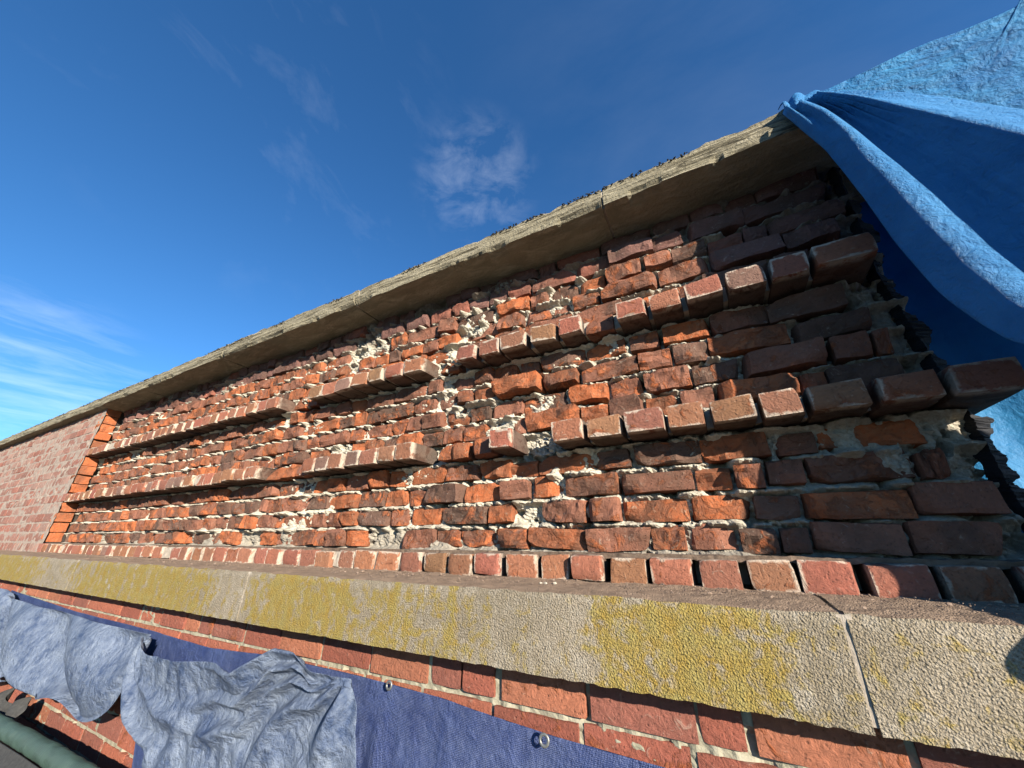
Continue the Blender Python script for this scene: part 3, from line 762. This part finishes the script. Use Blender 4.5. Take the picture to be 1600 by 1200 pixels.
def ring(center, nrm, R, r, name, mat, parent, org):
    n = Vector(nrm).normalized(); a = n.orthogonal().normalized(); b = n.cross(a); V = []; F = []
    nu_, nv_ = 20, 8
    for i in range(nu_):
        th = 2 * math.pi * i / nu_; d = a * math.cos(th) + b * math.sin(th)
        for j in range(nv_):
            ph = 2 * math.pi * j / nv_; V.append(tuple(Vector(center) + d * (R + r * math.cos(ph)) + n * r * .6 * math.sin(ph) - Vector(org)))
    for i in range(nu_):
        for j in range(nv_):
            F.append([i * nv_ + j, ((i + 1) % nu_) * nv_ + j, ((i + 1) % nu_) * nv_ + (j + 1) % nv_, i * nv_ + (j + 1) % nv_])
    return link(name, mesh_from(name, V, F, True, mat), parent)

# dark woven tarpaulin against the lower wall
YA = 0.945
topA = [onY(x, y, YA) for x, y in [(20, 922), (124, 956), (240, 985), (330, 1011), (420, 1022), (545, 1050), (608, 1066), (700, 1091), (850, 1143), (950, 1171), (1060, 1201), (1230, 1250), (1420, 1310)]]
tA = poly(topA, 190); xq = [onY(x, 1000, YA)[0] for x in (0, 200, 236, 262, 330)]; botA = np.where(tA[:, 0] < xq[4], tA[:, 2] + np.interp(tA[:, 0], xq, [-.05, -.06, -.10, -.30, -.9]), -1.35); vv = np.linspace(0, 1, 60)
A = np.zeros((190, 60, 3))
for j, v in enumerate(vv):
    A[:, j, 0] = tA[:, 0]; A[:, j, 2] = tA[:, 2] * (1 - v) + botA * v
    A[:, j, 1] = YA
gx = onY(608, 1068, YA)[0]; gx2 = onY(850, 1153, YA)[0]
vg = vv[None, :]
for (cx, amp, sp_) in ((gx, .016, .10), (gx - .07, .012, .2), (gx2, .004, .05), (gx + .22, .006, .1)):
    dxx = (A[:, :, 0] - cx - (vg - 0) * .10 * np.sign(cx - gx2 + .01))
    A[:, :, 1] -= amp * np.exp(-(dxx / (.008 + .05 * vg)) ** 2) * np.clip(vg * 6, 0.15, 1)
A[:, :, 1] -= .008 * fbm(P3(A[..., 0] * 7, 0, A[..., 2] * 5), 4, 61) + .004 * fbm(P3(A[..., 0] * 40, 0, A[..., 2] * 18), 3, 62)
dk = sheet(A, 'dark_tarpaulin', M_OLD, flip=False, label='dark violet-blue woven tarpaulin stretched flat over the lower brickwork', cat='tarpaulin')
for (x, y) in ((608, 1068), (850, 1153)):
    c = onY(x, y, YA - .022); ring(c + np.array([0, 0, -.004]), (0, -1, .1), .0085 if x < 700 else .0095, .0032, 'grommet', M_METAL, dk, (0, 0, 0))

# faded swag at far left
YB = 0.885
B = coons([onY(x, y, YB) for x, y in [(-260, 850), (-120, 893), (0, 925), (60, 945), (125, 960), (180, 976), (243, 991)]],
          [onY(x, y, YB) for x, y in [(-260, 985), (-120, 1005), (0, 1031), (60, 1040), (110, 1058), (150, 1075), (195, 1068), (246, 997)]],
          [onY(-260, 850, YB), onY(-260, 985, YB)], [onY(243, 991, YB), onY(246, 997, YB)], 130, 46)
pins = np.zeros((130, 46), bool); pins[:, 0] = True; pins[-1, :] = True; pins[0, :] = True
B[..., 1] -= .03 * np.abs(np.sin(np.linspace(0, 1, 46)[None, :] * 7 + 5 * (1 - np.linspace(0, 1, 130)[:, None]) ** 2)) * np.linspace(.1, 1, 46)[None, :]
B = relax(B, 1.05, pins, 60, .905, g=.0002, seed=3, ymin=.80)
sheet(B, 'faded_swag_tarpaulin', M_FADE, label='sun-bleached grey-blue tarpaulin sagging in a swag at the far left under the ledge', cat='tarpaulin')

# large faded drape in the middle
YD = 0.865
Dp = coons([onY(x, y, YD) for x, y in [(236, 990), (250, 1018), (300, 1026), (370, 1028), (405, 1040), (432, 1022), (456, 1006), (487, 1012), (512, 1040), (535, 1046), (556, 1058)]],
           [onY(x, y, YD) for x, y in [(268, 1330), (350, 1330), (450, 1335), (572, 1340)]],
           [onY(x, y, YD) for x, y in [(236, 990), (212, 1035), (212, 1090), (240, 1140), (258, 1190), (268, 1330)]],
           [onY(x, y, YD) for x, y in [(556, 1058), (566, 1085), (562, 1120), (570, 1170), (566, 1210), (572, 1340)]], 120, 110)
pins = np.zeros((120, 110), bool); pins[:, 0] = True; pins[0:3, 0:2] = True; pins[-4:, 0:3] = True; pins[45:75, 0] = True
uu = np.linspace(0, 1, 120)[:, None]; vv2 = np.linspace(0, 1, 110)[None, :]
# folds fan out from the two tied corners
for (cu, cv, kf, am) in ((1.0, 0.0, 19, .042), (0.0, 0.0, 9, .030)):
    an = np.arctan2(vv2 * 1.2 - cv + .001, np.abs(uu - cu) + .001); rr = np.hypot(uu - cu, vv2 * 1.2 - cv)
    Dp[..., 1] -= am * (np.sin(an * kf + 2.2 * fbm(P3(uu * 3 + 0 * vv2, 0, vv2 * 3 + 0 * uu), 2, 7)) * .5 + .5) ** 2 * np.exp(-(rr - .25) ** 2 / .18)
Dp[..., 1] -= .035 * np.exp(-((uu - .62) / .12) ** 2 - (vv2 / .06) ** 2)
Dp = relax(Dp, 1.03, pins, 45, .905, g=.0001, seed=9, ymin=.74)
dr = sheet(Dp, 'faded_drape_tarpaulin', M_FADE, label='large crumpled pale blue tarpaulin gathered at a grommet and hanging below the ledge', cat='tarpaulin')
c = Dp[-6, 4] + np.array([0, -.006, 0]); ring(c, (0, -1, .2), .009, .003, 'grommet', M_METAL, dr, (0, 0, 0))

# ---- bright blue tarpaulin hanging from the coping on the right
K = 1.94
hem_px = [(1222, 178), (1252, 205), (1290, 235), (1350, 310), (1400, 382), (1470, 462), (1540, 512), (1600, 546)]
hem = [onS(x, y, K) for x, y in hem_px]
SD = np.array([1.45, -1.0, .58])
low_sh = [((.105, 1.265, .12), .37), ((.20, 1.20, -.02), .36), ((.31, 1.15, -.07), .27), ((.37, 1.08, -.097), .23), ((.345, .95, -.10), .17), ((.352, .90, -.115), .16), ((.318, .90, -.145), .18), ((.322, .90, -.165), .20), ((.40, .90, -.19), .2)]
hem += [np.array(s) + SD * t for s, t in low_sh]
r2_px = [(1245, 163), (1285, 175), (1325, 200), (1385, 262), (1440, 318), (1512, 392), (1580, 452), (1640, 492)]
r2 = [onS(x, y, K - .02) for x, y in r2_px] + [np.array(s) + SD * (t + .06) + np.array([.05, 0, .01]) for s, t in low_sh]
val_px = [(1258, 158), (1300, 172), (1350, 205), (1425, 255), (1490, 310), (1580, 385), (1660, 440), (1740, 480)]
val = [onS(x, y, K + .06) for x, y in val_px] + [np.array(s) + SD * (t + .12) + np.array([.16, 0.02, .01]) for s, t in low_sh]
mid_px = [(1268, 154), (1325, 163), (1400, 190), (1500, 235), (1600, 285), (1700, 330), (1790, 370), (1890, 410)]
mid = [onS(x, y, K + .04) for x, y in mid_px] + [np.array(s) + SD * (t + .2) + np.array([.36, 0.0, .01]) for s, t in low_sh]
top_px = [(1276, 150), (1345, 156), (1440, 172), (1545, 192), (1650, 214), (1760, 235), (1860, 255), (1960, 275)]
top = [onS(x, y, K + .02) for x, y in top_px] + [np.array(s) + SD * (t + .3) + np.array([.6, .0, .02]) for s, t in low_sh]
rim_px = [(1280, 146), (1345, 142), (1440, 148), (1545, 162), (1650, 178), (1760, 194), (1860, 208), (1960, 224)]
rim = [onS(x, y, K + .15) for x, y in rim_px] + [np.array(s) + SD * (t + .38) + np.array([.8, .1, .05]) for s, t in low_sh]
NU = 150
curves = [hem, [(a * .5 + b * .5) + np.array([0, -.005, 0]) for a, b in zip(hem, r2)], r2, val, [(a * .45 + b * .55) for a, b in zip(val, mid)], mid, top, rim]
def smooth(A, n):
    for _ in range(n):
        B_ = A.copy(); B_[1:-1] = (A[:-2] + 2 * A[1:-1] + A[2:]) / 4; A = B_
    return A
CU = np.array([smooth(poly(c, NU), 6) for c in curves])                    # (k, NU, 3)
tt = np.array([0, .08, .17, .30, .45, .62, .86, 1.0]); tn = np.linspace(0, 1, 70)
# resample across with a smooth curve
G = np.zeros((NU, 70, 3))
for a in range(3):
    for i in range(NU): G[i, :, a] = np.interp(tn, tt, CU[:, i, a])
G = np.swapaxes(smooth(np.swapaxes(G, 0, 1), 5), 0, 1)
# crimps near the knot, creases along the hang
u_ = np.linspace(0, 1, NU)[:, None]; v_ = tn[None, :]
near = np.exp(-(u_ / .10) ** 2)
G[..., 1] -= near * .012 * np.sin(v_ * 38 + 3 * u_)
G[..., 2] += near * .006 * np.sin(v_ * 31 + 8 * u_)
G[..., 1] -= .009 * (fbm(P3(u_ * 5 + 0 * v_, 2, v_ * 16 + 0 * u_), 4, 66) - .5) * np.clip(u_ * 6, 0, 1) * np.clip(v_ * 4, .3, 1) + .002 * (fbm(P3(u_ * 36 + 0 * v_, 2, v_ * 30 + 0 * u_), 3, 67) - .5)
bt = thing('hanging_blue_tarpaulin', 'bright blue tarpaulin knotted at the coping end and hanging over the right of the wall', 'tarpaulin', tuple(onY(1250, 165, 1.06)))
bo = np.array(bt.location)
sheet(G, 'hanging_sheet', M_TARP, bt, org=bo, sub=1, thick=.002)
# the gathered knot that wraps the coping's corner
kn = [onY(x, y, Yk) for x, y, Yk in ((1216, 176, 1.075), (1232, 160, 1.085), (1250, 152, 1.09), (1272, 148, 1.10), (1296, 147, 1.12), (1312, 146, 1.16))]
kb = [onY(x, y, Yk) for x, y, Yk in ((1226, 186, 1.07), (1250, 196, 1.055), (1275, 205, 1.04), (1298, 208, 1.04), (1312, 196, 1.05), (1318, 170, 1.09))]
Kn = np.zeros((60, 30, 3)); a1 = poly(kn, 60); b1 = poly(kb, 60)
for j in range(30):
    w = j / 29; Kn[:, j] = a1 * (1 - w) + b1 * w; Kn[:, j, 1] -= .022 * math.sin(w * math.pi)
uk = np.linspace(0, 1, 60)[:, None]; wk = np.linspace(0, 1, 30)[None, :]
Kn[..., 1] -= .014 * np.abs(np.sin(uk * 15 + wk * 2.4)) + .006 * fbm(P3(uk * 20 + 0 * wk, 0, wk * 7 + 0 * uk), 3, 69)
Kn[..., 2] += .006 * np.sin(uk * 21 + 1)
sheet(Kn, 'gathered_knot', M_TARP, bt, org=bo, sub=1, thick=.003)
# the sheet that rises over the wall top behind, lit by the sun
up0 = [onY(x, y, Yk) for x, y, Yk in ((1268, 165, 1.07), (1345, 262, 1.06), (1450, 400, 1.055), (1600, 490, 1.05), (1800, 560, 1.04), (2100, 640, 1.03), (2900, 700, 1.03))]
up1 = [onY(x, y, Yk) for x, y, Yk in ((1282, 146, 1.068), (1340, 117, 1.055), (1420, 80, 1.045), (1500, 48, 1.04), (1600, 6, 1.03), (1800, -75, 1.0), (2900, -500, 1.0))]
up0 = up0[:5] + [np.array(q) for q in ((1.3, 1.03, .72), (2.4, 1.0, .72))]; up1 = up1[:5] + [np.array(q) for q in ((1.3, 1.0, 2.0), (2.4, 1.0, 2.6))]
U = np.zeros((130, 60, 3)); a1 = smooth(poly(up0, 130), 2); b1 = smooth(poly(up1, 130), 2)
for j in range(60):
    w = j / 59; U[:, j] = a1 * (1 - w) + b1 * w
uu3 = np.linspace(0, 1, 130)[:, None]; ww3 = np.linspace(0, 1, 60)[None, :]
U[..., 1] -= (.009 * (fbm(P3(uu3 * 10 + 0 * ww3, 0, ww3 * 7 + uu3 * 2), 4, 77) - .5) + .005 * (1 - np.abs(fbm(P3(uu3 * 34 + ww3 * 6, 0, ww3 * 22 + 0 * uu3), 3, 78) - .5) * 4)) * np.clip(uu3 * 5, .1, 1)
U[..., 2] += .008 * (fbm(P3(uu3 * 22 + 0 * ww3, 0, 0 * ww3), 3, 79) - .5) * ww3
sheet(U, 'raised_sheet', M_TARPU, bt, org=bo, sub=1, thick=.002)

# blue sheet hanging behind the broken end of the wall
Bk = np.zeros((60, 60, 3)); ub = np.linspace(0, 1, 60)
for i in range(60):
    for j in range(60):
        x = .52 + 1.5 * ub[i]; z = -.12 + 1.45 * ub[j]
        Bk[i, j] = (x, 1.56 - .10 * math.sin(ub[i] * 3.0) - .02 * math.sin(x * 30 + z * 2) * .5 - .05 * math.exp(-((z - .1) / .2) ** 2), z)
sheet(Bk, 'rear_blue_tarpaulin', M_TARPB, label='plain blue tarpaulin hung behind the broken right end of the wall', cat='tarpaulin')

# ---- green netting roll and dark felt at the bottom left
def tube(pts, r, n, name, mat, parent=None, seed=0, wob=.0, rib=0, **kw):
    pts = poly(pts, n); V = []; F = []; m = 20
    d = np.gradient(pts, axis=0); d /= np.linalg.norm(d, axis=1, keepdims=True)
    a = np.cross(d, [0, 0, 1]); a /= np.linalg.norm(a, axis=1, keepdims=True); b = np.cross(a, d)
    th = np.linspace(0, 2 * np.pi, m, endpoint=False)
    Q = np.zeros((n, m, 3))
    rad = r * (1 + wob * (fbm(P3(np.arange(n)[:, None] * .15 + 0 * th[None], np.cos(th)[None] * 2, np.sin(th)[None] * 2), 3, seed) - .5) * 2)
    if rib: rad = rad * (1 + .012 * np.sin(np.arange(n)[:, None] * rib))
    Q = pts[:, None] + rad[..., None] * (np.cos(th)[None, :, None] * a[:, None] + np.sin(th)[None, :, None] * b[:, None])
    V = Q.reshape(-1, 3)
    for i in range(n - 1):
        for j in range(m): F.append([i * m + j, i * m + (j + 1) % m, (i + 1) * m + (j + 1) % m, (i + 1) * m + j])
    F.append(list(range(m))); F.append([(n - 1) * m + j for j in range(m)][::-1])
    return link(name, mesh_from(name, V, F, True, mat), parent, **kw)
m, t, b = new_mat('green_netting'); vec = N(t, 'ShaderNodeTexCoord').outputs['Object']
wv = N(t, 'ShaderNodeTexWave'); wv.inputs['Scale'].default_value = 38; wv.inputs['Distortion'].default_value = 1.2; wv.inputs['Detail'].default_value = 2
t.links.new(mapping(t, vec, (1, .4, .4)), wv.inputs['Vector']); n1 = noise(t, vec, 14, 6, .6)
cc = mixc(t, ramp(t, n1, .4, .6), (.015, .042, .028), (.035, .075, .052)); cc = mixc(t, ramp(t, wv.outputs['Fac'], .35, .9, 0, .6), cc, (.10, .15, .125))
t.links.new(cc, b.inputs['Base Color']); b.inputs['Roughness'].default_value = .6; bump(t, b, wv.outputs['Fac'], .8, .004); M_NET = m
tp = [onY(-60, 1098, .80), onY(5, 1137, .80), onY(60, 1168, .80), onY(130, 1212, .80), onY(280, 1310, .80)]
net = tube(tp, .030, 420, 'green_netting_roll', M_NET, seed=4, wob=.14, rib=2.1, label='green debris netting rolled in a long tube at the bottom left corner', cat='netting')
fl = np.zeros((90, 30, 3)); tq = poly(tp, 90)
for i in range(90):
    for j in range(30):
        w = j / 29
        fl[i, j] = tq[i] + np.array([0, -.02 - .35 * w ** .8, -.02 - .6 * w]) if j else tq[i] + np.array([0, .035, .035])
fl[..., 1] -= .03 * fbm(P3(fl[..., 0] * 5, 1, fl[..., 2] * 5), 3, 95); 
fl[:, 0] = tq + np.array([0, -.036, -.012]); fl[:, 1] = tq + np.array([0, -.044, -.04])
sheet(fl, 'roofing_felt_sheet', M_FELT, label='dark grey roofing felt draped below the green netting roll', cat='felt sheet', flip=True)
# crumpled end of the felt poking up over the roll
fc = onY(5, 1112, .84)
cr = np.zeros((26, 20, 3))
for i in range(26):
    for j in range(20):
        a_ = i / 25; w = j / 19
        cr[i, j] = fc + np.array([-.22 + .36 * a_, -.02 + .05 * w + .02 * math.sin(a_ * 17 + w * 5), -.05 + w * (.085 + .025 * math.sin(a_ * 9))])
sheet(cr, 'crumpled_felt_scrap', M_FELT, label='crumpled scrap of grey felt above the end of the netting roll', cat='felt scrap')
